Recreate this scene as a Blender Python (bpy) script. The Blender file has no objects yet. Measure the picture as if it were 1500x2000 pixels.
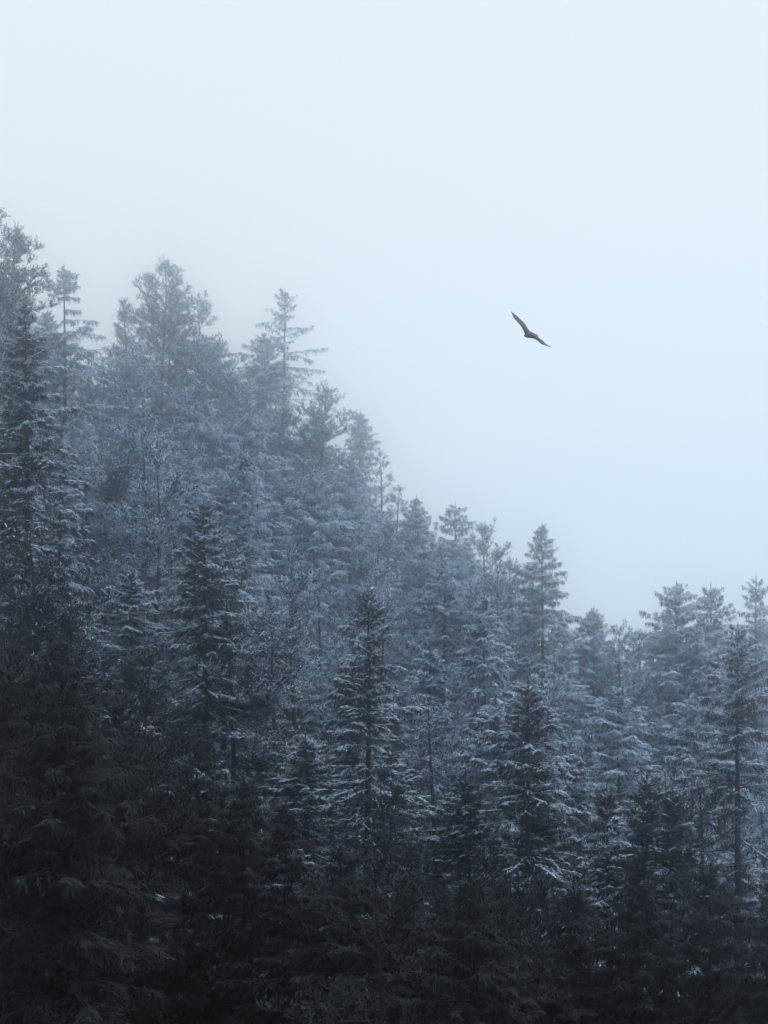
import bpy, math
import numpy as np
from mathutils import noise as mnoise, Vector

sc = bpy.context.scene
COL = sc.collection
R = math.radians

# ------------------------------------------------------------------ camera
F = 2600.0                      # focal length in pixels of the 1500x2000 photograph
HORIZ = 1450.0                  # row of the horizon in the photograph
cam_d = bpy.data.cameras.new('camera')
cam = bpy.data.objects.new('camera', cam_d)
COL.objects.link(cam)
cam.location = (0, 0, 0)
cam.rotation_euler = (R(90), 0, 0)
cam_d.sensor_fit = 'VERTICAL'
cam_d.sensor_height = 24.0
cam_d.lens = 24.0 * F / 2000.0
cam_d.shift_y = (HORIZ - 1000.0) / 2000.0
cam_d.clip_start = 0.5
cam_d.clip_end = 3000.0
sc.camera = cam

# ------------------------------------------------------------------ sky and light
SUN_EL, SUN_AZ = R(56), R(70)   # azimuth measured clockwise from +Y
world = bpy.data.worlds.new('World')
sc.world = world
world.use_nodes = True
nt = world.node_tree
nt.nodes.clear()
w_out = nt.nodes.new('ShaderNodeOutputWorld')
w_bg = nt.nodes.new('ShaderNodeBackground')
w_sky = nt.nodes.new('ShaderNodeTexSky')
w_sky.sky_type = 'NISHITA'
w_sky.sun_disc = False
w_sky.sun_elevation = SUN_EL
w_sky.sun_rotation = SUN_AZ
w_sky.air_density = 1.0
w_sky.dust_density = 4.0
w_sky.ozone_density = 1.5
w_mix = nt.nodes.new('ShaderNodeMix')
w_mix.data_type = 'RGBA'
w_mix.inputs['Factor'].default_value = 0.92          # closed cloud cover over the clear sky
w_mix.inputs['B'].default_value = (11.05, 11.95, 12.6, 1)
nt.links.new(w_sky.outputs['Color'], w_mix.inputs['A'])
nt.links.new(w_mix.outputs['Result'], w_bg.inputs['Color'])
w_bg.inputs['Strength'].default_value = 0.075
nt.links.new(w_bg.outputs['Background'], w_out.inputs['Surface'])

sun_d = bpy.data.lights.new('sun', 'SUN')
sun_d.energy = 1.25
sun_d.angle = R(40)
sun_d.color = (1.0, 0.97, 0.93)
sun = bpy.data.objects.new('sun', sun_d)
COL.objects.link(sun)
sdir = Vector((math.sin(SUN_AZ) * math.cos(SUN_EL), math.cos(SUN_AZ) * math.cos(SUN_EL), math.sin(SUN_EL)))
sun.rotation_euler = sdir.to_track_quat('Z', 'Y').to_euler()

vs = sc.view_settings
vs.view_transform = 'Standard'
vs.look = 'None'
vs.exposure = 0.12
vs.gamma = 1.0
vs.use_curve_mapping = False

HAZE_DENSITY = 0.0051
HAZE_G = 0.968
HAZE_COLOR = (0.88, 0.945, 1.0, 1)

cy = sc.cycles
cy.max_bounces = 8
cy.diffuse_bounces = 2
cy.volume_bounces = 6
cy.use_adaptive_sampling = False
cy.use_denoising = True
try:
    cy.denoiser = 'OPENIMAGEDENOISE'
    cy.denoising_input_passes = 'RGB_ALBEDO_NORMAL'
except Exception:
    pass

# ------------------------------------------------------------------ helpers
def tag(o, label=None, cat=None, group=None, kind=None):
    if label: o['label'] = label
    if cat: o['category'] = cat
    if group: o['group'] = group
    if kind: o['kind'] = kind
    return o

def mesh_from(name, V, faces, mat, smooth=False):
    """V (n,3) float array, faces: (m,k) int array of equal sized polygons"""
    me = bpy.data.meshes.new(name)
    V = np.ascontiguousarray(V, dtype=np.float32)
    faces = np.ascontiguousarray(faces, dtype=np.int32)
    k = faces.shape[1]
    me.vertices.add(len(V)); me.vertices.foreach_set('co', V.ravel())
    me.loops.add(faces.size); me.loops.foreach_set('vertex_index', faces.ravel())
    me.polygons.add(len(faces))
    me.polygons.foreach_set('loop_start', np.arange(0, faces.size, k, dtype=np.int32))
    me.polygons.foreach_set('loop_total', np.full(len(faces), k, dtype=np.int32))
    if smooth:
        me.polygons.foreach_set('use_smooth', np.ones(len(faces), dtype=bool))
    me.update(calc_edges=True)
    me.materials.append(mat)
    return me

def link(name, me, parent=None):
    o = bpy.data.objects.new(name, me)
    COL.objects.link(o)
    if parent: o.parent = parent
    return o

def unit(a):
    return a / np.maximum(np.linalg.norm(a, axis=-1, keepdims=True), 1e-9)

class Bag:
    """collects triangles"""
    def __init__(self):
        self.v, self.f, self.n = [], [], 0
    def add(self, V, Fc):
        self.v.append(V); self.f.append(Fc + self.n); self.n += len(V)
    def mesh(self, name, mat, smooth=False):
        return mesh_from(name, np.concatenate(self.v), np.concatenate(self.f), mat, smooth)
    def sprays(self, P, D, L, W, roof=0.38):
        """needle sprays: small ridged blades from P along D"""
        n = len(P)
        D = unit(D)
        up = np.tile(np.array([[0., 0., 1.]]), (n, 1))
        flat = np.abs(D[:, 2]) > 0.93
        up[flat] = (1, 0, 0)
        S = unit(np.cross(D, up)); U = np.cross(S, D)
        L = np.broadcast_to(L, (n,))[:, None]; W = np.broadcast_to(W, (n,))[:, None]
        M = P + D * L * 0.45 - U * W * roof
        V = np.stack([P, P + D * L, M + S * W * 0.5, M - S * W * 0.5], 1).reshape(-1, 3)
        base = np.array([[0, 2, 1], [0, 1, 3]])
        Fc = (base[None] + (np.arange(n) * 4)[:, None, None]).reshape(-1, 3)
        self.add(V, Fc)
    def clumps(self, P, D, L, W, H):
        """soft lumps of snow: flattened octahedra lying along D"""
        n = len(P)
        if not n: return
        D = unit(D * np.array([1, 1, 0.8]))
        S = unit(np.cross(D, np.array([[0.01, 0, 1.0]]))); U = np.cross(S, D)
        L = np.broadcast_to(L, (n,))[:, None]; W = np.broadcast_to(W, (n,))[:, None]; H = np.broadcast_to(H, (n,))[:, None]
        V = np.stack([P - D * L / 2, P + D * L / 2, P + S * W / 2, P - S * W / 2, P + U * H * 0.8, P - U * H * 0.2], 1).reshape(-1, 3)
        base = np.array([[0, 4, 2], [2, 4, 1], [1, 4, 3], [3, 4, 0], [2, 5, 0], [1, 5, 2], [3, 5, 1], [0, 5, 3]])[:, ::-1]
        self.add(V, (base[None] + (np.arange(n) * 6)[:, None, None]).reshape(-1, 3))
    def tube(self, pts, rad, k=3, cap=False):
        pts = np.asarray(pts, float); rad = np.asarray(rad, float)
        n = len(pts)
        T = unit(np.gradient(pts, axis=0))
        ref = np.array([0, 0, 1.]) if abs(T[0, 2]) < 0.8 else np.array([1., 0, 0])
        S = unit(np.cross(T, ref)); U = np.cross(S, T)
        a = np.arange(k) / k * 2 * np.pi + np.pi / 2
        V = (pts[:, None] + rad[:, None, None] * (S[:, None] * np.cos(a)[None, :, None] + U[:, None] * np.sin(a)[None, :, None])).reshape(-1, 3)
        i = np.arange(n - 1)[:, None] * k; j = np.arange(k)[None]; j2 = (j + 1) % k
        A, B, C_, D_ = i + j, i + j2, i + k + j, i + k + j2
        Fc = np.concatenate([np.stack([A, B, D_], -1).reshape(-1, 3), np.stack([A, D_, C_], -1).reshape(-1, 3)])
        # winding so that normals point outwards
        Fc = Fc[:, ::-1] if k else Fc
        self.add(V, Fc)

def new_mat(name):
    m = bpy.data.materials.new(name); m.use_nodes = True
    t = m.node_tree; t.nodes.clear()
    out = t.nodes.new('ShaderNodeOutputMaterial'); b = t.nodes.new('ShaderNodeBsdfPrincipled')
    t.links.new(b.outputs[0], out.inputs[0])
    return m, t, b

def math_node(t, op, a, b=None, c=None, clamp=False):
    n = t.nodes.new('ShaderNodeMath'); n.operation = op; n.use_clamp = clamp
    for i, v in enumerate((a, b, c)):
        if v is None: continue
        if isinstance(v, (int, float)): n.inputs[i].default_value = v
        else: t.links.new(v, n.inputs[i])
    return n.outputs[0]

def snowy_mat(name, dark, dark2, lo, hi, rough=0.75, fine=1.9, coarse=0.6, use_amount=True):
    """dark stuff with snow lying on faces that look up; how much is a property of the tree"""
    m, t, b = new_mat(name)
    geo = t.nodes.new('ShaderNodeNewGeometry')
    sep = t.nodes.new('ShaderNodeSeparateXYZ'); t.links.new(geo.outputs['True Normal'], sep.inputs[0])
    tc = t.nodes.new('ShaderNodeTexCoord')
    n1 = t.nodes.new('ShaderNodeTexNoise'); n1.inputs['Scale'].default_value = coarse; n1.inputs['Detail'].default_value = 2
    n2 = t.nodes.new('ShaderNodeTexNoise'); n2.inputs['Scale'].default_value = fine; n2.inputs['Detail'].default_value = 2
    t.links.new(geo.outputs['Position'], n1.inputs['Vector']); t.links.new(geo.outputs['Position'], n2.inputs['Vector'])
    v = math_node(t, 'MULTIPLY_ADD', n1.outputs[0], 1.7, sep.outputs[2])
    v = math_node(t, 'MULTIPLY_ADD', n2.outputs[0], 0.9, v)
    v = math_node(t, 'SUBTRACT', v, 1.3)
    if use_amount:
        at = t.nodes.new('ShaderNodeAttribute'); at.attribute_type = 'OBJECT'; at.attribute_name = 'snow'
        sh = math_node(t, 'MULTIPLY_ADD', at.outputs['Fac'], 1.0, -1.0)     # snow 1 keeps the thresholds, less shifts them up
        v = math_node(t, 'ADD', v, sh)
    mr = t.nodes.new('ShaderNodeMapRange'); mr.interpolation_type = 'SMOOTHSTEP'
    mr.inputs['From Min'].default_value = lo; mr.inputs['From Max'].default_value = hi
    t.links.new(v, mr.inputs['Value'])
    cm = t.nodes.new('ShaderNodeMix'); cm.data_type = 'RGBA'
    cm.inputs['A'].default_value = (*dark, 1); cm.inputs['B'].default_value = (*dark2, 1)
    t.links.new(n2.outputs[0], cm.inputs['Factor'])
    sm = t.nodes.new('ShaderNodeMix'); sm.data_type = 'RGBA'
    sm.inputs['B'].default_value = (0.57, 0.73, 0.96, 1)
    t.links.new(mr.outputs[0], sm.inputs['Factor']); t.links.new(cm.outputs['Result'], sm.inputs['A'])
    t.links.new(sm.outputs['Result'], b.inputs['Base Color'])
    b.inputs['Roughness'].default_value = rough
    b.inputs['Specular IOR Level'].default_value = 0.2
    return m

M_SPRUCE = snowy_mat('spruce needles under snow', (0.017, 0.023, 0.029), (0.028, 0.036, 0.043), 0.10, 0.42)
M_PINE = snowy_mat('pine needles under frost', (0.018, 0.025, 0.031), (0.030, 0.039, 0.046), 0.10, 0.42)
M_BARK = snowy_mat('conifer bark with clinging snow', (0.025, 0.026, 0.029), (0.045, 0.047, 0.052), 0.1, 0.7, fine=9.0)
def snow_mat():
    m, t, b = new_mat('settled snow')
    n = t.nodes.new('ShaderNodeTexNoise'); n.inputs['Scale'].default_value = 7.0
    geo = t.nodes.new('ShaderNodeNewGeometry'); t.links.new(geo.outputs['Position'], n.inputs['Vector'])
    cm = t.nodes.new('ShaderNodeMix'); cm.data_type = 'RGBA'
    cm.inputs['A'].default_value = (0.57, 0.73, 0.96, 1); cm.inputs['B'].default_value = (0.76, 0.86, 0.98, 1)
    t.links.new(n.outputs[0], cm.inputs['Factor']); t.links.new(cm.outputs['Result'], b.inputs['Base Color'])
    b.inputs['Roughness'].default_value = 0.9
    return m
M_SNOW = snow_mat()
M_BIRCH = snowy_mat('pale bare twigs', (0.11, 0.11, 0.11), (0.24, 0.24, 0.25), 0.3, 0.9, fine=4.0)
M_GROUND = snowy_mat('forest floor with patches of snow', (0.014, 0.016, 0.018), (0.030, 0.032, 0.035), 1.05, 1.5, fine=1.2, coarse=0.12, use_amount=False)

# ------------------------------------------------------------------ terrain
def crest(x):
    return float(np.interp(x, [-80, -36, -6, 11, 33, 70], [215, 196, 185, 156, 136, 124]))

def ground_z(x, y):
    c = crest(x)
    xs = 42 * math.tanh(x / 42)
    z = float(np.interp(min(y, c), [20, 45, 70, 88, 106, 124, 142, 160, 190], [-38.5, -26, -13.5, -9.3, -4.1, 1.9, 8.4, 15.3, 27])) - 0.45 * xs
    if y > c:
        z -= 0.55 * (y - c) * min(1, (y - c) / 25)
        z = max(z, -45)
    # valley below the hill; unseen slope added behind the camera blocks low sky
    floor_ = -37 - 0.05 * xs
    back = -4 - 0.9 * (y + 4) if y < -4 else -4 - 1.2 * (y + 4)
    z = max(z, floor_)
    if y < 26:
        b = max(floor_, min(back, 26 + 6 * math.sin(x * 0.05)))
        z = max(z, b)
        if abs(x) < 400 and -8 < y < 30:
            z = min(z, -3 - 0.6 * max(0, y))
            z = max(z, floor_)
    z += 0.9 * mnoise.noise(Vector((x * 0.07, y * 0.07, 3.1)))
    return z

def build_ground():
    xs = np.concatenate([np.linspace(-260, -80, 24, endpoint=False), np.linspace(-80, 80, 81), np.linspace(80, 260, 24)[1:]])
    ys = np.concatenate([np.linspace(-160, 0, 32, endpoint=False), np.linspace(0, 210, 106), np.linspace(210, 380, 24)[1:]])
    V = np.array([(x, y, ground_z(x, y)) for y in ys for x in xs])
    nx = len(xs)
    i, j = np.meshgrid(np.arange(len(ys) - 1), np.arange(nx - 1), indexing='ij')
    a = (i * nx + j).ravel()
    me = mesh_from('ground', V, np.stack([a, a + 1, a + nx + 1, a + nx], 1), M_GROUND, True)
    o = link('ground', me)
    tag(o, 'steep forest floor with patches of snow under the trees', kind='structure')
    return V

GV = build_ground()

# ------------------------------------------------------------------ tree builders
def trunk_line(rng, h, lean=0.0, bend=0.15, n=14):
    t = np.linspace(0, 1, n)
    ph = rng.uniform(0, 6.28, 2)
    x = lean * h * t ** 1.5 + bend * np.sin(t * 5 + ph[0]) * t
    y = bend * np.sin(t * 4.3 + ph[1]) * t
    return np.stack([x, y, t * h], 1)

def along(line, z):
    return np.array([np.interp(z, line[:, 2], line[:, 0]), np.interp(z, line[:, 2], line[:, 1]), z])

def spruce_meshes(seed, h=20.0, r=3.0, base=0.06, tiers=39, per=6, droop=1.0, density=1.0, gaps=(), ragged=0.25,
                  hang=1.0, dc=0.26, lean=0.0, extra=(), dead=0, vis=0.0, sc=1.0, load=0.55):
    """Norway spruce: tiers of drooping boughs with hanging side sprays.
    gaps: (z0, z1, keep) height fractions where only some boughs are left; extra: (frac, azimuth, length, elevation) single long limbs;
    dc: how far below the tip (share of the height) the crown has reached two thirds of its width; sc: size of the sprays; load: snow on the boughs"""
    rng = np.random.default_rng(seed)
    tl = trunk_line(rng, h, lean, 0.05 * h / 20)
    tb, bb, cb, sb = Bag(), Bag(), Bag(), Bag()
    r0 = 0.0095 * h + 0.04
    tb.tube(tl, r0 * (1 - np.linspace(0, 1, len(tl))) ** 0.8 + 0.012 * sc, 7)
    boughs = []
    z = base * h
    whorl = h / tiers
    while z < h * 0.99:
        f = z / h
        keep = 1.0
        for a, b_, k in gaps:
            if a <= f <= b_: keep = k
        prof = (1 - math.exp(-(1 - f) / dc)) * (1 - 0.3 * max(0, 0.2 - f) / 0.2)
        n = per + (f > 0.7) if f < 0.95 else 4
        if f < vis: n = max(3, per - 2)
        a0 = rng.uniform(0, 6.28)
        for q in range(n):
            if rng.random() > keep: continue
            L = r * prof * rng.uniform(1 - 1.7 * ragged, 1 + ragged) + 0.12 * sc
            boughs.append((z + rng.uniform(-0.45, 0.45) * whorl, a0 + q * 6.283 / n + rng.uniform(-0.4, 0.4), L, None))
        z += whorl * rng.uniform(0.7, 1.25) * (1.0 if f < 0.75 else 0.75 if f < 0.93 else 0.5)
    for fr, az, L, el in extra:
        boughs.append((fr * h, az, L, el))
    for (z, az, L, el) in boughs:
        f = z / h
        if el is None:
            el = np.interp(f, [0, 0.45, 0.8, 0.94, 1.0], [-0.38, -0.12, 0.15, 0.45, 0.9]) + rng.uniform(-0.18, 0.18)
        d0 = np.array([math.cos(az), math.sin(az), 0.0])
        side = np.array([-d0[1], d0[0], 0.0])
        t = np.linspace(0, 1, 7)
        sag = droop * 0.24 * (1 - 0.7 * f) * rng.uniform(0.6, 1.4)
        hz = L * math.cos(el) * t
        vz = L * math.sin(el) * t - sag * L * (t ** 1.5) + sag * 0.75 * L * np.clip(t - 0.45, 0, 1) ** 1.6
        wig = rng.uniform(-0.16, 0.16) * L * t ** 2
        P = along(tl, z)[None] + d0[None] * hz[:, None] + side[None] * wig[:, None]
        P[:, 2] += vz
        bb.tube(P, (0.010 * sc + 0.010 * L) * (1 - t * 0.85), 3)
        hidden = f < vis
        # secondary branchlets in the plane of the bough
        m = max(3, int(L / sc * 3.3 * density * (0.35 if hidden else 1.45 if f > 0.72 else 1)))
        ts = np.sort(rng.uniform(0.05, 1.0, m)) if L > 0.8 * sc else rng.uniform(0.05, 1, m)
        ts = np.append(ts, 1.0)
        m = len(ts)
        sg = np.where(rng.random(m) < 0.5, -1.0, 1.0)
        B = np.stack([np.interp(ts, t, P[:, k]) for k in range(3)], 1)
        T = unit(np.stack([np.interp(ts, t, np.gradient(P[:, k])) for k in range(3)], 1))
        ang = rng.uniform(0.5, 1.05, m) * sg; ang[-1] = 0
        D = unit(T * np.cos(ang)[:, None] + side[None] * np.sin(ang)[:, None])
        sl = (0.16 * sc + 0.40 * sc ** 0.2 * L ** 0.8 * (1 - ts) ** 0.7 * np.minimum(1, ts * 3 + 0.3)) * rng.uniform(0.6, 1.15, m)
        sl[-1] = 0.22 * sc
        s = np.array([0.0, 0.25, 0.5, 0.75, 1.0])
        Q = B[:, None] + D[:, None] * (sl[:, None] * s[None])[..., None]
        Q[..., 2] -= (0.30 * droop * hang) * sl[:, None] * s[None] ** 1.6
        Qs = Q[:, :-1].reshape(-1, 3); Qd = unit(np.diff(Q, axis=1)).reshape(-1, 3); ql = np.repeat(sl, 4)
        k = len(Qs)
        wf = sc * (1.5 if hidden else 1.0)
        cb.sprays(Qs, Qd + rng.normal(0, 0.14, (k, 3)), np.clip(ql * 0.55, 0.16 * sc, 0.5 * sc) * rng.uniform(0.8, 1.3, k), rng.uniform(0.045, 0.075, k) * wf)
        for rp in ((4,) if hidden else (0, 1, 3, 4)):
            sgn = np.where(rng.random(k) < 0.5, -1, 1)[:, None]
            cr = unit(np.cross(Qd, np.array([[0, 0, 1.0]])))
            if rp < 3:      # side sprays, nearly flat
                Dh = Qd * 0.7 + cr * sgn * rng.uniform(0.4, 1.0, (k, 1)) + np.array([[0, 0, -1.0]]) * rng.uniform(-0.1, 0.45, (k, 1))
                cb.sprays(Qs + rng.normal(0, 0.03 * sc, (k, 3)), Dh, rng.uniform(0.12, 0.34, k) * sc, rng.uniform(0.040, 0.066, k) * wf)
            else:           # hanging sprays
                Dh = Qd * 0.35 + cr * sgn * rng.uniform(0.0, 0.5, (k, 1)) + np.array([[0, 0, -1.0]]) * hang
                cb.sprays(Qs + rng.normal(0, 0.03 * sc, (k, 3)), Dh, rng.uniform(0.14, 0.50, k) * sc * min(1.15, 0.5 + 0.3 * L / sc) * hang ** 0.5, rng.uniform(0.032, 0.056, k) * wf)
        # snow lying on the bough and on some of its branchlets
        if load > 0 and not hidden and rng.random() < load + 0.25:
            nb = max(2, int(L / sc * 3.0 * load))
            tt = rng.uniform(0.2, 1.0, nb)
            C = np.stack([np.interp(tt, t, P[:, q]) for q in range(3)], 1) + (0, 0, 0.02 * sc)
            CT = unit(np.stack([np.interp(tt, t, np.gradient(P[:, q])) for q in range(3)], 1))
            sb.clumps(C, CT, rng.uniform(0.25, 0.65, nb) * sc, rng.uniform(0.06, 0.14, nb) * sc, rng.uniform(0.05, 0.09, nb) * sc)
            pick = rng.random(k) < 0.30 * load
            n2 = int(pick.sum())
            sb.clumps(Qs[pick] + (0, 0, 0.015 * sc), Qd[pick], rng.uniform(0.16, 0.42, n2) * sc, rng.uniform(0.045, 0.10, n2) * sc, rng.uniform(0.03, 0.06, n2) * sc)
    # leader
    tip = tl[-1]
    kk = 14
    cb.sprays(np.tile(tip - (0, 0, 0.6 * sc), (kk, 1)) + np.stack([np.zeros(kk), np.zeros(kk), rng.uniform(0, 0.55, kk) * sc], 1),
              np.stack([rng.normal(0, 0.35, kk), rng.normal(0, 0.35, kk), np.ones(kk)], 1), rng.uniform(0.15, 0.35, kk) * sc, 0.04 * sc)
    cb.sprays(np.tile(tip - (0, 0, 0.1), (3, 1)), np.array([[0, 0, 1.0], [0.1, 0, 1], [-0.05, 0.1, 1]]), 0.55 * sc, 0.045 * sc)
    for q in range(dead):
        dead_limb(rng, bb, along(tl, h * rng.uniform(0.3, 0.75)), rng.uniform(0, 6.28), rng.uniform(1.2, 2.6))
    out = [tb.mesh('trunk', M_BARK, True), bb.mesh('branches', M_BARK), cb.mesh('crown', M_SPRUCE)]
    if sb.n: out.append(sb.mesh('snow', M_SNOW))
    return out

def dead_limb(rng, bag, p, az, L):
    pts = [p]
    d = np.array([math.cos(az), math.sin(az), rng.uniform(-0.3, 0.3)])
    for i in range(6):
        d = unit(d + rng.normal(0, 0.25, 3)); pts.append(pts[-1] + d * L / 6)
    bag.tube(pts, np.linspace(0.05, 0.012, 7), 4)
    for i in range(2, 7):
        e = unit(d + rng.normal(0, 0.7, 3))
        q = pts[i]
        bag.tube([q, q + e * L * 0.14, q + unit(e + rng.normal(0, .3, 3)) * L * 0.27], [0.018, 0.012, 0.006], 3)

def pine_meshes(seed, h=18.0, r=3.2, base=0.25, lean=0.0, limbs=60, up=0.45, tuft=1.0, top_r=0.35, crook=0.35, bare=0.2, extra=(), vis=0.0, sc=1.0, load=0.5):
    """Scots pine: crooked limbs that end in upswept plates of bottle brush shoots"""
    rng = np.random.default_rng(seed)
    tl = trunk_line(rng, h, lean, crook * h / 20)
    tb, bb, cb, sb = Bag(), Bag(), Bag(), Bag()
    r0 = 0.0095 * h + 0.03
    tb.tube(tl, r0 * (1 - np.linspace(0, 1, len(tl))) ** 0.75 + 0.015 * sc, 7)
    limbs = int(limbs * 1.0)
    zs = base * h + (h * 0.985 - base * h) * np.sort(rng.random(limbs)) ** 0.8
    todo = []
    for z in zs:
        f = (z / h - base) / (1 - base)
        prof = (top_r + (1 - top_r) * (1 - f) ** 0.7) * min(1, 0.55 + f * 3) * (1 - 0.72 * max(0, f - 0.78) / 0.22)
        todo.append((z, rng.uniform(0, 6.28), r * prof * rng.uniform(0.5, 1.15), up * np.interp(f, [0, 0.5, 0.85, 1], [0.1, 0.7, 1.4, 2.2]) + rng.uniform(-0.25, 0.25)))
    for fr, az, L, el in extra:
        todo.append((fr * h, az, L, el))
    CP, CD, CR = [], [], []
    for (z, az, L, el) in todo:
        hidden = z / h < vis
        d = np.array([math.cos(az) * math.cos(el), math.sin(az) * math.cos(el), math.sin(el)])
        n = 7
        pts = [along(tl, z)]
        for i in range(n - 1):
            d = unit(d + rng.normal(0, 0.16, 3) + np.array([0, 0, -0.06 if i < 3 else 0.09]))
            pts.append(pts[-1] + d * L / (n - 1))
        pts = np.array(pts)
        t = np.linspace(0, 1, n)
        bb.tube(pts, (0.010 * sc + 0.010 * L) * (1 - 0.85 * t), 4)
        m = max(3, int(L / sc * (1.6 if hidden else 3.9)))
        b0 = bare if z / h > 0.6 else bare + 0.12
        for ts in np.append(rng.uniform(b0, 1, m), 1.0):
            p = np.array([np.interp(ts, t, pts[:, k]) for k in range(3)])
            j = min(n - 2, int(ts * (n - 1)))
            T = unit(pts[j + 1] - pts[j])
            e = unit(T * 0.7 + rng.normal(0, 0.6, 3) * np.array([1, 1, 0.22]) + np.array([0, 0, 0.10]))
            l2 = (0.22 * sc + 0.26 * L * (1 - 0.6 * ts)) * rng.uniform(0.5, 1.2)
            if ts == 1.0: l2 = 0.1 * sc
            q = p + e * l2
            bb.tube([p, p + e * l2 * 0.5 + rng.normal(0, 0.03, 3), q], np.array([0.018, 0.013, 0.007]) * sc, 3)
            for s in ((0.5, 1.0) if l2 > 0.45 * sc else (1.0,)):
                for _ in range(1 if hidden else 3):
                    CP.append(p + e * l2 * s * rng.uniform(0.6, 1.0))
                    CD.append(unit(e * 0.8 + rng.normal(0, 0.55, 3) * np.array([1, 1, 0.3]) + np.array([0, 0, 0.10 + 0.9 * max(0.0, z / h - 0.7)])))
                    CR.append(rng.uniform(0.26, 0.55) * tuft * sc * (1.6 if hidden else 1))
    for q in range(6):
        CP.append(tl[-1] - (0, 0, 0.3 * sc)); CD.append(unit(np.array([rng.normal(0, 0.4), rng.normal(0, 0.4), 1.0]))); CR.append(0.6 * sc)
    CP, CD, CR = np.array(CP), np.array(CD), np.array(CR)
    n = len(CP); K = 9
    # needles stand round every shoot, leaning forwards
    S = unit(np.cross(CD, np.array([[0.3, 0.2, 1.0]]))); U = np.cross(S, CD)
    a = rng.uniform(0, 6.28, (n, K))
    u = np.linspace(0.0, 0.95, K)[None] + rng.uniform(-0.05, 0.05, (n, K))
    P = CP[:, None] + CD[:, None] * (CR[:, None] * u)[..., None]
    Dn = CD[:, None] * 0.6 + (S[:, None] * np.cos(a)[..., None] + U[:, None] * np.sin(a)[..., None]) * (0.85 - 0.5 * u)[..., None]
    P = P.reshape(-1, 3); Dn = Dn.reshape(-1, 3)
    cb.sprays(P, Dn, rng.uniform(0.10, 0.21, len(P)) * sc, rng.uniform(0.04, 0.07, len(P)) * sc)
    out = [tb.mesh('trunk', M_BARK, True), bb.mesh('branches', M_BARK), cb.mesh('crown', M_PINE)]
    if load > 0:
        pick = rng.random(n) < 0.42 * load
        n2 = int(pick.sum())
        sb.clumps(CP[pick] + CD[pick] * CR[pick][:, None] * 0.45 + (0, 0, 0.03 * sc), CD[pick], rng.uniform(0.16, 0.38, n2) * sc, rng.uniform(0.06, 0.12, n2) * sc, rng.uniform(0.03, 0.07, n2) * sc)
        out.append(sb.mesh('snow', M_SNOW))
    return out

def birch_meshes(seed, h=9.0, spread=0.35, stems=1, lean=0.1):
    rng = np.random.default_rng(seed)
    tb, bb = Bag(), Bag()
    for s in range(stems):
        az = rng.uniform(0, 6.28)
        t = np.linspace(0, 1, 9)
        ln = lean * rng.uniform(0.6, 1.6)
        P = np.stack([math.cos(az) * ln * h * t ** 1.3 + 0.12 * np.sin(6 * t + s), math.sin(az) * ln * h * t ** 1.3 + 0.1 * np.sin(5 * t), h * t * rng.uniform(0.8, 1.0)], 1)
        P[-1] += 0
        tb.tube(P, 0.008 * h * (1 - 0.9 * t) + 0.006, 5)
        for q in range(int(h * 4)):
            f = rng.uniform(0.25, 1.0)
            p = np.array([np.interp(f, t, P[:, k]) for k in range(3)])
            a = rng.uniform(0, 6.28); L = spread * h * 0.45 * (1.1 - f) * rng.uniform(0.5, 1.1) + 0.3
            d = unit(np.array([math.cos(a), math.sin(a), rng.uniform(0.7, 1.6)]))
            pts = [p]
            for i in range(4):
                d = unit(d + rng.normal(0, 0.15, 3)); pts.append(pts[-1] + d * L / 4)
            bb.tube(pts, np.linspace(0.016, 0.005, 5), 3)
            for i in range(1, 5):
                for _ in range(2):
                    e = unit(d + rng.normal(0, 0.5, 3)); bb.tube([pts[i], pts[i] + e * L * 0.2, pts[i] + e * L * 0.36 + (0, 0, -0.03)], [0.009, 0.007, 0.004], 3)
    return tb.mesh('trunk', M_BIRCH, True), bb.mesh('crown', M_BIRCH)

SPARSE = {}
def sparse_snow(me, keep):
    """only part of the snow lumps are left on the trees low on the slope, painting its shade by less snow"""
    k = (me.name, keep)
    if k not in SPARSE:
        V = np.empty(len(me.vertices) * 3, np.float32); me.vertices.foreach_get('co', V); V = V.reshape(-1, 6, 3)
        Fc = np.empty(len(me.loops), np.int32); me.loops.foreach_get('vertex_index', Fc); Fc = Fc.reshape(-1, 8, 3)[0]
        V = V[np.random.default_rng(len(V)).random(len(V)) < keep]
        SPARSE[k] = mesh_from('snow', V.reshape(-1, 3), (Fc[None] + (np.arange(len(V)) * 6)[:, None, None]).reshape(-1, 3), M_SNOW)
    return SPARSE[k]

def plant_tree(kind, meshes, x, y, z, rz, s, snow, label, group=None):
    cat = {'spruce_tree': 'spruce', 'pine_tree': 'pine', 'birch_tree': 'birch'}[kind]
    e = bpy.data.objects.new(kind, None)
    COL.objects.link(e)
    e.location = (x, y, z); e.rotation_euler = (0, 0, rz); e.scale = s
    e.empty_display_size = 0.5
    tag(e, label, cat, group)
    for me in meshes:
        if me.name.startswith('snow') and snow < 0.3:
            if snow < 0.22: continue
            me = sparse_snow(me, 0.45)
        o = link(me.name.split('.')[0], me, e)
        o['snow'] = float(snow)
        if me.name.startswith('snow'): o['kind'] = 'stuff'
    return e

def far(D):
    """the upper slope lies back: list distance to metres"""
    return D if D < 70 else 70 + 1.8 * (D - 70)

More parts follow.
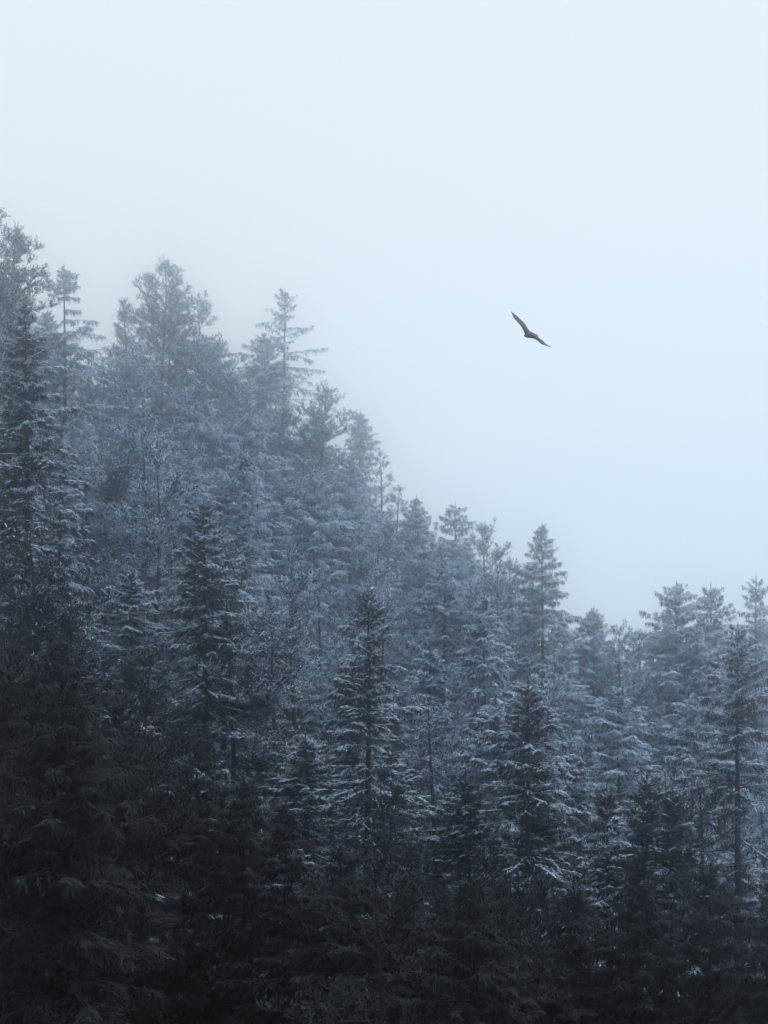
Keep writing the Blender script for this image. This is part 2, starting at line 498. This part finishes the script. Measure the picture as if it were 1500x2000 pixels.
def grow(kind, px, py, D, snow, label, seed, group=None, rz=0.0, r=3.0, extra=(), vis=None, pick=None, **kw):
    """a tree of its own whose tip stands at photograph pixel (px, py), its foot on the hill"""
    if D >= 95: snow += 0.15        # extra frost lightens the upper trees, standing in for thicker fog
    m = far(D); sc_ = m / D
    x = (px - 750) / F * m; zt = (HORIZ - py) / F * m
    lean = kw.get('lean', 0.0)
    x0 = x - lean * 0.8 * 20 * sc_
    zg = ground_z(x0, m) - 0.3
    h = max(6.0, zt - zg)
    if vis is None: vis = max(0.0, 1 - 410 / F * m / h)      # the foot of the tree is buried in its neighbours
    if pick is not None:          # a copy of one of the eight
        ms = POOL[kind][pick]; k0 = 18 if kind == S else 16
        PLANTED.append((x, m)); KEYS.append((px, py, m)); KEYSEED.append(seed)
        return plant_tree(kind, ms, x, m, zg, seed * 1.7, (h / k0 * 0.95, h / k0 * 0.95, h / k0), snow, label, group)
    if kind == S: ms = spruce_meshes(seed, h=h, r=r * sc_, sc=sc_, vis=vis, extra=[(a, b, c * sc_, d) for a, b, c, d in extra], **kw)
    elif kind == P_: ms = pine_meshes(seed, h=h, r=r * sc_, sc=sc_, vis=vis, extra=[(a, b, c * sc_, d) for a, b, c, d in extra], **kw)
    else: ms = birch_meshes(seed, h=h, **kw)
    PLANTED.append((x0, m)); KEYS.append((px, py, m)); KEYSEED.append(seed)
    return plant_tree(kind, ms, x - lean * h, m, zg, rz, (1, 1, 1), snow, label, group)

KEYS, KEYSEED = [], []
PLANTED = []
S, P_, B_ = 'spruce_tree', 'pine_tree', 'birch_tree'
E, W_, N_, SO = 0.0, math.pi, math.pi / 2, -math.pi / 2      # azimuths: to the right, to the left, away, towards the camera

# ---- eight trees that the copies below are taken from
POOL = {S: [], P_: []}
for i, kw in enumerate((dict(r=3.4, dc=0.28, ragged=0.35), dict(r=2.9, dc=0.36, ragged=0.3, hang=1.3), dict(r=3.7, dc=0.24, ragged=0.45, gaps=((0.5, 0.6, 0.4),)), dict(r=2.8, dc=0.2, ragged=0.5, dead=2))):
    POOL[S].append(spruce_meshes(100 + i, h=18, vis=0.2, load=0.85, **kw))
for i, kw in enumerate((dict(r=4.2, up=0.3), dict(r=3.6, up=0.45, base=0.2), dict(r=4.6, up=0.25, top_r=0.6), dict(r=3.8, up=0.35, top_r=0.5, base=0.25))):
    POOL[P_].append(pine_meshes(120 + i, h=16, vis=0.2, load=0.8, **kw))

# ---- trees on the skyline
grow(P_, -12, 402, 86, 0.75, 'tall upswept pine at the very edge, highest treetop of the slope', 11, r=4.2, base=0.3, up=0.5, limbs=90, top_r=0.5)
grow(P_, 30, 446, 89, 0.75, 'upswept pine behind the snow draped spruce, with boughs reaching to the sky', 12, r=4.6, base=0.25, up=0.55, limbs=95, top_r=0.45, extra=((0.93, E, 2.2, 0.5), (0.85, E, 2.4, 0.35)))
grow(S, 52, 596, 68, 0.5, 'broad snow draped spruce with hanging boughs below the tallest pines', 13, load=1.25, r=3.5, ragged=0.35, hang=1.3, dc=0.26)
grow(S, 126, 524, 103, 0.85, 'slim spruce with a tufted top and a bare length of trunk', 14, r=3.6, ragged=0.4, dc=0.16, gaps=((0.80, 0.895, 0.12), (0.5, 0.8, 0.75)), extra=((0.835, E, 2.4, 0.05), (0.80, E, 2.9, 0.0), (0.74, E, 3.6, 0.02)))
grow(P_, 240, 594, 116, 0.75, 'narrow pointed pine between the slim spruce and the flame topped pine', 15, r=3.2, base=0.2, up=0.6, top_r=0.3, limbs=84)
grow(P_, 316, 522, 121, 0.75, 'tall flame topped misty pine with open upswept top', 16, r=5.0, base=0.2, up=0.5, limbs=112, top_r=0.5, extra=((0.9, W_, 2.3, 0.55), (0.92, E, 1.8, 0.6)))
grow(P_, 392, 588, 123, 0.75, 'rounded misty pine crowding the flame topped pine', 17, r=4.2, base=0.2, up=0.45, limbs=100, top_r=0.6)
grow(P_, 432, 700, 126, 0.7, 'low misty pine filling the notch before the ragged tall spruce', 18, pick=2, r=3.8, base=0.2, up=0.4)
grow(S, 512, 655, 127, 0.85, 'pale wide spruce hidden half behind the ragged tall spruce', 19, r=4.4, ragged=0.4, dc=0.26, density=0.85)
grow(S, 556, 570, 117, 0.95, 'ragged tall spruce with bare gaps along its upper trunk', 20, r=3.5, ragged=0.45, dc=0.16, density=0.8,
     gaps=((0.86, 0.93, 0.55), (0.68, 0.86, 0.35), (0.5, 0.68, 0.5)),
     extra=((0.80, E, 2.5, -0.28), (0.88, E, 2.1, 0.02), (0.905, W_, 2.4, 0.0), (0.72, E, 2.2, 0.12), (0.64, E, 2.6, 0.05), (0.7, W_, 3.4, -0.25), (0.66, W_, 3.6, -0.25), (0.74, W_, 3.0, -0.2)), dead=2)
grow(P_, 640, 764, 110, 0.75, 'leaning pine with a swept top beside the ragged tall spruce', 21, r=4.4, base=0.2, up=0.5, lean=0.09, limbs=95, top_r=0.5, extra=((0.95, E, 1.5, 0.7), (0.86, E, 2.2, 0.4)))
grow(S, 703, 808, 127, 0.75, 'faint narrow spruce with a flat tip far up in the fog', 22, r=1.9, dc=0.16, ragged=0.3, density=0.9)
grow(P_, 741, 880, 118, 0.7, 'thin spindly pine with a long bare trunk in the fog', 23, r=1.7, base=0.4, up=0.6, limbs=26, tuft=0.9)
grow(P_, 776, 955, 113, 0.75, 'rounded foggy pine next to the thin spindly pine', 24, pick=0, r=3.6, base=0.2, up=0.45)
grow(S, 812, 975, 108, 0.75, 'dense foggy spruce on the falling skyline', 25, pick=0, r=3.0, dc=0.26, ragged=0.3)
grow(S, 888, 988, 103, 0.95, 'white frosted spruce with a blunt bushy top', 26, r=3.6, dc=0.2, ragged=0.3, gaps=((0.86, 0.9, 0.3),))
grow(P_, 940, 1030, 101, 0.85, 'open pine with fanned shoots beside the blunt white spruce', 27, r=3.4, base=0.2, up=0.6, limbs=48, extra=((0.92, E, 2.0, 0.6), (0.82, E, 2.6, 0.3)))
grow(P_, 1000, 1108, 99, 0.8, 'low pine with flat boughs in front of the pointed skyline spruce', 28, r=3.8, base=0.2, up=0.35, top_r=0.6)
grow(S, 1060, 1028, 94, 0.78, 'perfectly pointed spruce standing alone against the sky', 29, r=4.0, dc=0.36, ragged=0.22, extra=((0.46, E, 4.2, 0.15), (0.42, E, 4.0, 0.1)))
grow(S, 1160, 1193, 97, 0.85, 'small spruce top in the lowest dip of the skyline', 30, r=3.4, dc=0.26, ragged=0.4)
grow(P_, 1212, 1232, 94, 0.9, 'frosted pine with a single upright shoot in the dip', 31, pick=1, r=3.4, base=0.2, up=0.6)
grow(P_, 1256, 1236, 96, 0.9, 'frosted pine with forked shoots beside the wide spruce', 32, pick=3, r=3.4, base=0.2, up=0.6)
grow(S, 1320, 1143, 91, 0.95, 'wide frosted spruce with a long bough reaching into the sky', 33, r=4.2, dc=0.2, ragged=0.4, extra=((0.80, W_, 3.0, 0.15),))
grow(S, 1390, 1146, 92, 0.85, 'open spruce with a thin bare stem between two frosted spruces', 34, r=2.9, dc=0.16, ragged=0.4, gaps=((0.6, 0.76, 0.35),))
grow(S, 1476, 1132, 94, 0.9, 'lichen hung spruce with ragged boughs at the frame edge', 35, r=3.4, dc=0.16, ragged=0.5, density=0.8, gaps=((0.7, 0.95, 0.6),), extra=((0.86, W_, 2.1, 0.1), (0.82, W_, 2.2, 0.05)))
grow(S, 1442, 1228, 69, 0.42, 'dark crooked spruce with bare straight trunk and clumped snowy boughs', 36, load=1.25, r=3.2, dc=0.2, ragged=0.5, gaps=((0.45, 0.66, 0.4), (0.72, 0.80, 0.5)), dead=3)

# ---- trees standing out within the slope
grow(S, 400, 985, 74, 0.4, 'dark shaggy spruce with hanging sprays in mid slope', 41, load=1.25, r=3.2, dc=0.36, hang=1.5, ragged=0.35, gaps=((0.55, 0.62, 0.2),), extra=((0.66, W_, 2.6, -0.02), (0.64, SO + 0.5, 2.2, -0.05)))
grow(S, 472, 1008, 87, 0.9, 'short spruce just behind the dark shaggy spruce', 42, r=2.4, dc=0.26, ragged=0.4)
grow(S, 718, 1158, 66, 0.43, 'tall tiered dark spruce with a thin snow capped top in mid slope', 43, load=1.25, r=3.7, dc=0.34, hang=1.15, ragged=0.4, gaps=((0.80, 0.93, 0.55), (0.62, 0.70, 0.4)), dead=2)
grow(S, 1030, 1333, 66, 0.44, 'boldly snow edged dark spruce standing in front of the slope', 45, load=1.25, r=3.7, dc=0.26, per=6, hang=1.25, ragged=0.3, gaps=((0.62, 0.67, 0.2),), dead=1)
grow(S, 840, 1268, 83, 0.85, 'slim spruce with a crooked dead limb between the two dark spruces', 46, r=2.5, dc=0.26, ragged=0.4, dead=2)
grow(S, 1186, 1540, 61, 0.34, 'small knobbly snow capped spruce tip in the shade', 47, r=2.2, dc=0.36, ragged=0.45)
grow(S, 1312, 1548, 63, 0.27, 'bushy shaded spruce between the knobbly tip and the crooked spruce', 48, r=2.8, dc=0.36, ragged=0.4)
grow(P_, 208, 872, 89, 0.85, 'big spreading pine with bent pale trunk and layered boughs', 49, r=5.2, base=0.3, up=0.25, limbs=64, top_r=0.55)
grow(P_, 362, 735, 107, 0.75, 'misty pine with a long straight visible trunk', 50, r=3.0, base=0.35, up=0.35, limbs=40)
grow(P_, 452, 1175, 74, 0.55, 'broad bushy pine below the dark shaggy spruce', 51, r=4.6, base=0.25, up=0.3, limbs=64, top_r=0.6)
grow(P_, 588, 900, 101, 0.7, 'dark foggy pine with forked limbs below the leaning pine', 52, r=4.2, base=0.3, up=0.35, limbs=58, top_r=0.55)
grow(P_, 938, 1145, 89, 0.85, 'pale feathery pine with slender straight trunk in mid slope', 53, r=3.6, base=0.35, up=0.3, limbs=46)
grow(B_, 700, 880, 125, 0.5, 'bare leafless birch twigs beside the narrow foggy spruce', 54, stems=3, lean=0.12)
grow(S, 1120, 1735, 54, 0.1, 'black spruce at the foot of the slope under the knobbly tip', 57, r=3.0, pick=0)  # next to no snow here, so the slope's foot comes out dark as shade
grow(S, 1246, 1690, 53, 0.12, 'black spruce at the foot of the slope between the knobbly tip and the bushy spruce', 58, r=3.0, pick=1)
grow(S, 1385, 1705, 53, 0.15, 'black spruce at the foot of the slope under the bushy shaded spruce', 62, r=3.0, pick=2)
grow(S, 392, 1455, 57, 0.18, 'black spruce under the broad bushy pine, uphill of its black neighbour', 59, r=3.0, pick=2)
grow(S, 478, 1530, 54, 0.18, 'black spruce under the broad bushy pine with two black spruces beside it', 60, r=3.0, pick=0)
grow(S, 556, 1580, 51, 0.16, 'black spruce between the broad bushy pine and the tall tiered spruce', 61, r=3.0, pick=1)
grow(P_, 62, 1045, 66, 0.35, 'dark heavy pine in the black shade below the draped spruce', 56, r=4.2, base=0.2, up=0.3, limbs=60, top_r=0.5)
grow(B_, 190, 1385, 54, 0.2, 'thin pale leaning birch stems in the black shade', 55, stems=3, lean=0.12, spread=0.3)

# ---- the rest of the wood: copies of a dozen grown trees
SKYX = [-200, 0, 75, 110, 160, 205, 260, 295, 345, 400, 425, 450, 480, 520, 590, 640, 670, 700, 735, 765, 800, 850, 890, 930, 975, 1010, 1060, 1110, 1135, 1160, 1200, 1250, 1290, 1330, 1370, 1420, 1460, 1500, 1700]
SKYY = [430, 450, 520, 610, 650, 690, 640, 590, 610, 610, 700, 750, 715, 660, 790, 790, 870, 840, 910, 975, 990, 1065, 1020, 1045, 1110, 1130, 1090, 1180, 1245, 1225, 1255, 1255, 1225, 1180, 1205, 1210, 1235, 1180, 1180]
SHORT = {11: 'highest upswept pine', 12: 'pine above the draped spruce', 13: 'broad draped spruce', 14: 'slim tufted spruce', 15: 'narrow pointed pine', 16: 'flame topped pine',
         17: 'rounded misty pine', 18: 'low misty pine in the notch', 19: 'pale wide spruce', 20: 'ragged tall spruce', 21: 'leaning pine', 22: 'faint narrow spruce', 23: 'thin spindly pine',
         24: 'rounded foggy pine', 25: 'dense foggy spruce', 26: 'blunt white spruce', 27: 'open fanned pine', 28: 'flat boughed pine', 29: 'perfectly pointed spruce', 30: 'small dip spruce',
         31: 'single shoot pine', 32: 'forked shoot pine', 33: 'wide frosted spruce', 34: 'open thin stemmed spruce', 35: 'lichen hung spruce', 36: 'crooked dark spruce', 41: 'dark shaggy spruce',
         42: 'short spruce by the shaggy one', 43: 'tall tiered spruce', 45: 'bold snow edged spruce', 46: 'slim dead limbed spruce', 47: 'knobbly spruce tip', 48: 'bushy shaded spruce',
         49: 'big spreading pine', 50: 'straight trunked misty pine', 51: 'broad bushy pine', 52: 'dark forked pine', 53: 'pale feathery pine', 55: 'pale birch stems', 56: 'dark heavy pine'}
used = set()
def own_label(adj, kind, px, py, d):
    """what singles a copy out: the outstanding tree it stands next to"""
    near = sorted((abs(px - k[0]) + 0.35 * abs(py - k[1] - 150), i) for i, k in enumerate(KEYS) if KEYSEED[i] in SHORT and abs(px - k[0]) < 280)
    for _, i in near[:12]:
        kx, ky, kd = KEYS[i]
        dx = px - kx
        depth = 'in front of' if d < kd else 'behind'
        if abs(dx) < 36: rel = depth
        else: rel = depth + (' and left of' if dx < 0 else ' and right of') if abs(d - kd) > 6 else ('left of' if dx < 0 else 'right of')
        key = (adj, kind, rel, i)
        if key in used: continue
        used.add(key)
        return '%s %s %s the %s' % (adj, kind, rel.replace('in front of and', 'in front and').replace('behind and left of', 'behind and to the left of').replace('behind and right of', 'behind and to the right of'), SHORT[KEYSEED[i]])
    return None
NEARX = [-200, 0, 300, 550, 620, 900, 1100, 1300, 1500, 1700]
NEARY = [1230, 1250, 1340, 1480, 1650, 1690, 1740, 1690, 1700, 1700]
LOWX = [0, 300, 550, 700, 1000, 1500]
LOWY = [1080, 1180, 1330, 1440, 1470, 1480]
GROUPS = [  # (nearest D, farthest D, spruce label, pine label, group)
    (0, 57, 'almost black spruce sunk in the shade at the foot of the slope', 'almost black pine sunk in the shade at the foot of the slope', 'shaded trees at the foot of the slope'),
    (57, 72, 'dark thinly snowed spruce packed in the lower slope wood', 'dark thinly snowed pine packed in the lower slope wood', 'packed trees of the lower slope'),
    (72, 100, 'snow dusted spruce packed in the middle slope wood', 'snow dusted pine packed in the middle slope wood', 'packed trees of the middle slope'),
    (100, 260, 'pale misty spruce packed in the wood below the skyline', 'pale misty pine packed in the wood below the skyline', 'misty trees below the skyline'),
]
rng = np.random.default_rng(5)
count = 0
row_d = 44.0
while row_d < 128:
    m = far(row_d); sc_ = m / row_d
    half = 930 / F * m
    step = (3.3 if row_d < 60 else 4.2 if row_d < 100 else 3.9) * sc_
    x = -half + rng.uniform(0, step)
    while x < half:
        xx = x + rng.uniform(-1.1, 1.1); dd = m + rng.uniform(-2.4, 2.4) * sc_
        x += step
        if dd > crest(xx) - 3: continue
        if min(math.hypot(xx - a, dd - b) for a, b in PLANTED) < (1.9 * sc_ if dd > 66 else 1.6): continue
        px = 750 + xx / dd * F
        zg = ground_z(xx, dd) - 0.3
        kind = P_ if rng.random() < (0.40 if px < 900 else 0.33) else S
        h = rng.uniform(13, 20) * sc_
        ptop = HORIZ - (zg + h) / dd * F
        lim = np.interp(px, SKYX, SKYY) + rng.uniform(5, 60)
        if ptop < lim:
            h = (HORIZ - lim) / F * dd - zg
        if 60 <= dd < 78:
            h = min(h, (HORIZ - np.interp(px, LOWX, LOWY) - rng.uniform(0, 120)) / F * dd - zg)
        if dd < 60:
            h = min(25.0, (HORIZ - np.interp(px, NEARX, NEARY) - rng.uniform(-20, 140)) / F * dd - zg)
        ptop = HORIZ - (zg + h) / dd * F
        if h < 7 or ptop > 2020: continue
        if any(abs(px - kx) < (120 if kind == P_ else 90) and dd < kd and ptop < ky + (330 if kd < 78 else 230) and kd < 92 for (kx, ky, kd), ks in zip(KEYS, KEYSEED) if ks not in (55, 56, 57, 58, 59, 60, 61, 62)): continue
        ms = POOL[kind][rng.integers(len(POOL[kind]))]
        s = h / (18 if kind == S else 16)
        sw = (s * sc_) ** 0.5 * rng.uniform(0.9, 1.15)
        g = [q for q in GROUPS if q[0] <= dd < q[1]][0]
        snow = float(np.interp(dd, [44, 51, 58, 66, 78, 95, 124], [-0.08, 0.02, 0.15, 0.27, 0.58, 0.95, 1.25])) + rng.uniform(-0.05, 0.05)  # less snow on nearer trees puts the lower slope's shade into their colour
        lab = g[2] if kind == S else g[3]
        tall = 'tall ' if h > 19 * sc_ else 'small ' if h < 12 * sc_ else ''
        lab = own_label(tall + {0: 'almost black', 57: 'dark', 72: 'snow dusted', 100: 'pale misty'}[g[0]], 'spruce' if kind == S else 'pine', px, ptop, dd) or lab
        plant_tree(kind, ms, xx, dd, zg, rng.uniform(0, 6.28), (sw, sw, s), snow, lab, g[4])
        PLANTED.append((xx, dd)); count += 1
    row_d += 6.2 if row_d < 70 else 7.0
print('fillers', count)

# ------------------------------------------------------------------ the bird
def build_bird():
    D = 20.0
    k = D / F
    m, t, b = new_mat('dark plumage')
    tc = t.nodes.new('ShaderNodeTexCoord')
    n = t.nodes.new('ShaderNodeTexNoise'); n.inputs['Scale'].default_value = 5.0; n.inputs['Detail'].default_value = 3
    t.links.new(tc.outputs['Object'], n.inputs['Vector'])
    cr = t.nodes.new('ShaderNodeValToRGB')
    cr.color_ramp.elements[0].position = 0.44; cr.color_ramp.elements[0].color = (0.009, 0.012, 0.017, 1)
    cr.color_ramp.elements[1].position = 0.66; cr.color_ramp.elements[1].color = (0.05, 0.062, 0.085, 1)
    t.links.new(n.outputs[0], cr.inputs[0]); t.links.new(cr.outputs[0], b.inputs['Base Color'])
    b.inputs['Roughness'].default_value = 0.7
    c0 = np.array([1036.0, 651.0])
    def W(px, py, dy=0.0):
        dy = dy * D / 50.0
        q = (D + dy) / F
        return np.array([(px - 750) * q - (c0[0] - 750) * k, dy, (HORIZ - py) * q - (HORIZ - c0[1]) * k])
    V, Fc = [], []
    # span stations: leading edge px, trailing edge px, depth of each edge, thickness  (photo pixels, metres)
    st = [((998.0, 607.5), (998.6, 608.2), -0.10, 0.10, 0.004),
          ((1003.2, 621.0), (1004.5, 612.5), -0.10, 0.22, 0.016),
          ((1010.0, 627.5), (1012.5, 619.5), -0.12, 0.30, 0.03),
          ((1017.0, 635.0), (1020.5, 627.0), -0.14, 0.34, 0.04),
          ((1022.0, 642.0), (1026.5, 633.5), -0.15, 0.36, 0.05),
          ((1026.5, 650.0), (1031.5, 642.5), -0.12, 0.36, 0.08),
          ((1031.0, 656.0), (1036.5, 647.5), -0.10, 0.36, 0.14),
          ((1038.0, 657.0), (1043.0, 650.5), -0.10, 0.36, 0.12),
          ((1045.0, 660.5), (1048.5, 654.0), -0.13, 0.36, 0.06),
          ((1052.0, 665.5), (1053.0, 660.0), -0.15, 0.34, 0.04),
          ((1057.5, 671.8), (1060.0, 664.8), -0.14, 0.32, 0.03),
          ((1064.0, 674.0), (1065.5, 671.0), -0.10, 0.26, 0.018),
          ((1076.5, 678.8), (1076.8, 678.2), -0.06, 0.08, 0.004)]
    K = 8
    for le, te, d0, d1, th in st:
        a, c = W(*le, d0), W(*te, d1)
        ch = c - a
        nrm = unit(np.cross(ch, np.array([0.7, 0, -0.7])))
        for q in range(K):
            u = [0, 0.12, 0.4, 0.75, 1.0, 0.75, 0.4, 0.12][q]
            sg = [0, 1, 1, 0.5, 0, -0.5, -1, -1][q]
            V.append(a + ch * u + nrm * sg * th * (D / 50.0) * (0.8 if sg > 0 else 0.5))
    n = len(st)
    for i in range(n - 1):
        for q in range(K):
            Fc.append((i * K + q, i * K + (q + 1) % K, (i + 1) * K + (q + 1) % K, (i + 1) * K + q))
    # body: tail behind, breast, neck, head and bill towards the lower left
    ax = [((1048, 654.0), 0.62, 0.02, 0.10), ((1045.5, 654.0), 0.42, 0.03, 0.12), ((1041, 653.5), 0.24, 0.06, 0.09), ((1037, 653.5), 0.05, 0.11, 0.11),
          ((1033, 655.0), -0.12, 0.105, 0.105), ((1029.5, 655.4), -0.24, 0.075, 0.08), ((1027.0, 655.0), -0.32, 0.062, 0.065), ((1025.4, 655.6), -0.37, 0.045, 0.045), ((1024.2, 656.8), -0.40, 0.014, 0.02)]
    b0 = len(V); KB = 8
    for (p, dy, rz, rx) in ax:
        c = W(*p, dy)
        for q in range(KB):
            a = q / KB * 6.283
            V.append(c + np.array([math.cos(a) * rx * 0.8, 0.05 * math.cos(a), math.sin(a) * rz]) * (D / 50.0))
    for i in range(len(ax) - 1):
        for q in range(KB):
            Fc.append((b0 + i * KB + q, b0 + i * KB + (q + 1) % KB, b0 + (i + 1) * KB + (q + 1) % KB, b0 + (i + 1) * KB + q))
    me = mesh_from('bird_of_prey', np.array(V), np.array(Fc), m, True)
    import bmesh
    bm = bmesh.new(); bm.from_mesh(me)
    bmesh.ops.contextual_create(bm, geom=[]) if False else None
    for loop in ([b0 + q for q in range(KB)], [b0 + (len(ax) - 1) * KB + q for q in range(KB)], list(range(K)), [(n - 1) * K + q for q in range(K)]):
        bm.verts.ensure_lookup_table()
        try: bm.faces.new([bm.verts[i] for i in loop])
        except ValueError: pass
    bmesh.ops.recalc_face_normals(bm, faces=bm.faces)
    bm.to_mesh(me); bm.free()
    o = link('bird_of_prey', me)
    o.location = ((c0[0] - 750) * k, D, (HORIZ - c0[1]) * k)
    tag(o, 'dark bird of prey gliding on long spread wings in the empty pale sky', 'bird')
build_bird()

# ------------------------------------------------------------------ the misty air
def build_haze():
    lo = GV.min(0) - (3, 3, 1.0); hi = GV.max(0) + (3, 3, 0)
    hi[2] = 63.0
    V = np.array([(x, y, z) for z in (lo[2], hi[2]) for y in (lo[1], hi[1]) for x in (lo[0], hi[0])])
    Fc = np.array([(0, 2, 3, 1), (4, 5, 7, 6), (0, 1, 5, 4), (1, 3, 7, 5), (3, 2, 6, 7), (2, 0, 4, 6)])
    m = bpy.data.materials.new('misty air'); m.use_nodes = True
    t = m.node_tree; t.nodes.clear()
    out = t.nodes.new('ShaderNodeOutputMaterial'); v = t.nodes.new('ShaderNodeVolumePrincipled')
    v.inputs['Color'].default_value = HAZE_COLOR
    v.inputs['Density'].default_value = HAZE_DENSITY
    v.inputs['Anisotropy'].default_value = HAZE_G
    t.links.new(v.outputs[0], out.inputs['Volume'])
    o = link('haze', mesh_from('haze', V, Fc, m))
    tag(o, 'thin winter fog filling the valley and veiling the upper slope', kind='stuff')
build_haze()
print('tris', sum(len(m.polygons) for m in bpy.data.meshes))
